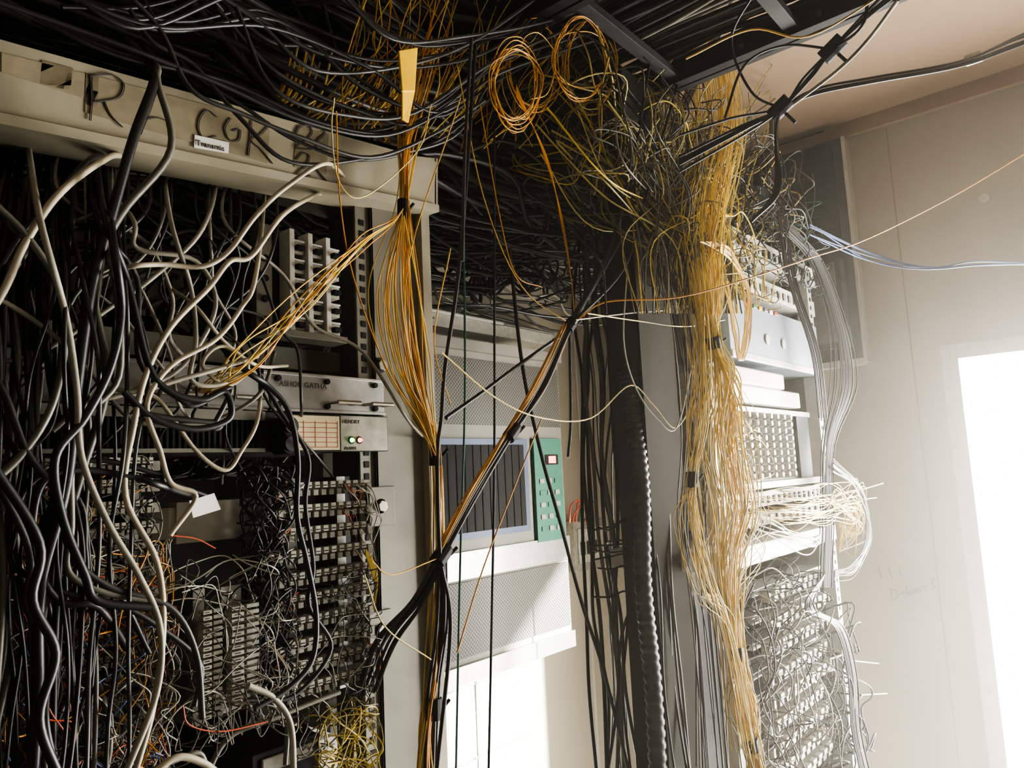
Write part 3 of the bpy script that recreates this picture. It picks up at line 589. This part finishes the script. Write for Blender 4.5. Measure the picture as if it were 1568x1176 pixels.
for i in range(30):
    v=RND.uniform(748,800); pc.k([(1150+RND.uniform(-10,80),v,.60),(1210+RND.uniform(-10,20),v+RND.gauss(4,8),.57),(1262+RND.uniform(-6,14),v+RND.gauss(0,8),.565),(1290+RND.uniform(-10,35),770+RND.gauss(0,18),.56),(1310+RND.gauss(0,12),800+RND.gauss(0,20),.57),(1285,RND.uniform(800,850),.6)],.0010,RND.choice([KY,KY,KY,KY,KY2]))
for i in range(7): pc.k([(1140,RND.uniform(745,840),.58),(1190,810+RND.gauss(0,10),.56),(1240,825+RND.gauss(0,8),.56),(1265,820+RND.gauss(0,12),.58)],.0014,RND.choice([KW,KG2]))
for i in range(12): pc.k([(1275,715+RND.gauss(0,6),.56),(1310+RND.uniform(0,12),750,.56),(1325+RND.uniform(0,10),820,.56),(1310,870+RND.gauss(0,8),.56),(1278,880+RND.gauss(0,6),.58)],.0014,RND.choice([KG,KB,KB2]))
for l in ([(1265,760),(1310,752),(1352,740)],[(1280,770),(1342,762)],[(1292,800),(1297,842)],[(1290,1010),(1345,1016)],[(1300,1065),(1358,1062)],[(1270,790),(1320,800)]): pc.k(l,.0017,KW,.57)
lo,hi=box3(1150,850,1265,1176,.54,.60); pc.squig(lo,hi,45,.0012,[KW,KG2,KG,KG,KB2,KB],.055,(5,10),.35,.15)
lo,hi=box3(1240,930,1300,1176,.56,.66); pc.squig(lo,hi,30,.0020,[KB,KB2,KB],.06,(5,9),.5,.3)
sc=CB('side_drop_cables')
for i in range(16):
    d=RND.uniform(-10,12); sc.k([(1160+d,285,.62),(1200+d,345,.60),(1248+d,400,.58),(1282+d*1.4,500,.57),(1290+d*2,590,.57),(1268+d,680,.57),(1266+d,790,.57),(1262+d,900,.57)],RND.uniform(.0013,.0024),RND.choice([KB,KB,KB2,KB]))
for i in range(9):
    d=RND.uniform(-8,8); sc.k([(1186+d,170,.66),(1188+d,250,.64),(1200+d,340,.6),(1215+d,430,.58),(1250+d,540,.56),(1262+d,640,.56)],.0017,RND.choice([KB,KB2,KB]))
for i in range(10):
    d=RND.uniform(-8,8); sc.k([(1262,880),(1240+d,930),(1285+d,960),(1305+d,1030),(1312+d,1120),(1330+d,1200)],.0020,RND.choice([KB,KB2,KB]),.56)
# ------------------------------------------------------------------ cables to the right (world X planes)
xc=CB('ceiling_cable_run')
def kx(l,r,m): xc.add([px(u,v,X) for u,v,X in l],r,m)
for i in range(7):
    d=RND.uniform(-7,7); kx([(1400+d*3,-40,1.15),(1330+d,20,1.2),(1275,75+d*.3,1.25),(1235+d,120,1.25),(1195,166+d*.3,1.25),(1130+d*2,190+d*2,1.2),(1040,230+d*5,1.15)],.0024,KB)
for i in range(4):
    d=RND.uniform(-6,6); kx([(1700,20+d,1.9),(1568,62+d*1.5,1.7),(1470,98+d,1.5),(1340,122+d,1.35),(1250,140+d,1.28),(1195,166,1.25)],.0024,RND.choice([KB,KB2]))
kx([(1620,30,1.9),(1568,52,1.8),(1520,75,1.7),(1495,88,1.65)],.003,KB)
for i in range(3): kx([(1195,166,1.25),(1188,200+i*6,1.2),(1186+i*4,290,1.15),(1150,340,1.1)],.0024,KB)
kx([(1195,166,1.25),(1150,140,1.2),(1120,60,1.15),(1160,-20,1.1)],.0022,KB); kx([(1275,75,1.25),(1320,40,1.2),(1330,-20,1.2)],.0026,KB); kx([(1275,75,1.25),(1200,70,1.2),(1140,100,1.15),(1110,180,1.1)],.0022,KB)
kx([(1375,0,1.2),(1330,60,1.25),(1280,110,1.25),(1200,170,1.25)],.003,KG2)
for i in range(5): kx([(1620,400+i*2,2.2),(1500,404+RND.gauss(0,4),2.0),(1420,408+RND.gauss(0,4),1.9),(1330,390+RND.gauss(0,5),1.8),(1240,350+RND.gauss(0,6),1.6)],.0016,RND.choice([KBL,KG,KBL]))
kx([(1620,205,1.9),(1568,236,1.8),(1460,300,1.6),(1330,365,1.35),(1240,395,1.2),(1150,425,1.08),(1040,455,.98),(930,462,.9),(886,488,.885)],.0012,KO)
kx([(1568,20,2.5),(1530,0,2.3)],.002,KG2)
kx([(1370,-20,1.15),(1240,55,1.1),(1150,45,1.05),(1050,90,1.0)],.0016,KO2)
b=MB()
for u,v,X,du,dv in ((1275,75,1.25,-12,12),(1195,166,1.25,-10,10)):
    p=px(u,v,X); q=px(u+du,v+dv,X); d=(q-p).normalized()*.02; b.cyl(p-d,p+d,.014,BLKM,12); b.cyl(p,p+Vector((.01,-.02,-.03)),.003,BLKM,8)
b.build('tape_ties_ceiling',.001)
b=MB(); p=px(1495,88,1.65); b.box(p.x-.01,p.x+.01,p.y-.01,p.y+.02,p.z-.008,p.z+.008,SILV); b.build('cable_connector',.002)
# ------------------------------------------------------------------ lights
def light(n,t,loc,e,col,tgt=None,**k):
    l=bpy.data.lights.new(n,t); l.energy=e; l.color=col
    for a,v in k.items(): setattr(l,a,v)
    o=bpy.data.objects.new(n,l); o.location=loc; bpy.context.collection.objects.link(o)
    if tgt is not None: o.rotation_euler=(Vector(tgt)-Vector(loc)).to_track_quat('-Z','Y').to_euler()
    return o
light('daylight_doorway','AREA',(XW+.16,(dy0+dy1)/2,dz1/2+.05),195,(1,.955,.87),(0,(dy0+dy1)/2,dz1/2+.05),shape='RECTANGLE',size=dy1-dy0,size_y=dz1-.05)
sd=Vector((-.62,1.5,-.72)).normalized(); tg=Vector((XW,-.22,1.0)); sp=tg-sd*6
light('low_sun','SPOT',sp,60000,(1,.96,.88),tg,spot_size=math.radians(26),spot_blend=.1,shadow_soft_size=.08)
light('right_wall_fill','SPOT',(1.9,-1.1,1.5),210,(1,.955,.87),(2.65,.22,.45),spot_size=math.radians(56),spot_blend=1.0,shadow_soft_size=.12)  # unseen spot added to brighten the right wall beside the doorway
light('rear_fill','AREA',(-.2,-1.0,ZC-.05),4,(1,.93,.82),(-.2,-1.0,0),shape='RECTANGLE',size=1.0,size_y=.15)  # weak unseen fill light added behind the camera
w=bpy.data.worlds.new('glare_haze'); bpy.context.scene.world=w; w.use_nodes=True; nt=w.node_tree
nt.nodes['Background'].inputs[0].default_value=(.85,.92,1,1); nt.nodes['Background'].inputs[1].default_value=2
vs=nt.nodes.new('ShaderNodeVolumeScatter'); vs.inputs['Density'].default_value=.045; vs.inputs['Anisotropy'].default_value=.80; vs.inputs['Color'].default_value=(1,.95,.85,1)  # scattering added to imitate glare bloom around the doorway
nt.links.new(vs.outputs[0],nt.nodes['World Output'].inputs['Volume'])
bpy.context.scene.view_settings.view_transform='AgX'
try: bpy.context.scene.view_settings.look='AgX - High Contrast'
except Exception: pass
bpy.context.scene.view_settings.exposure=.1
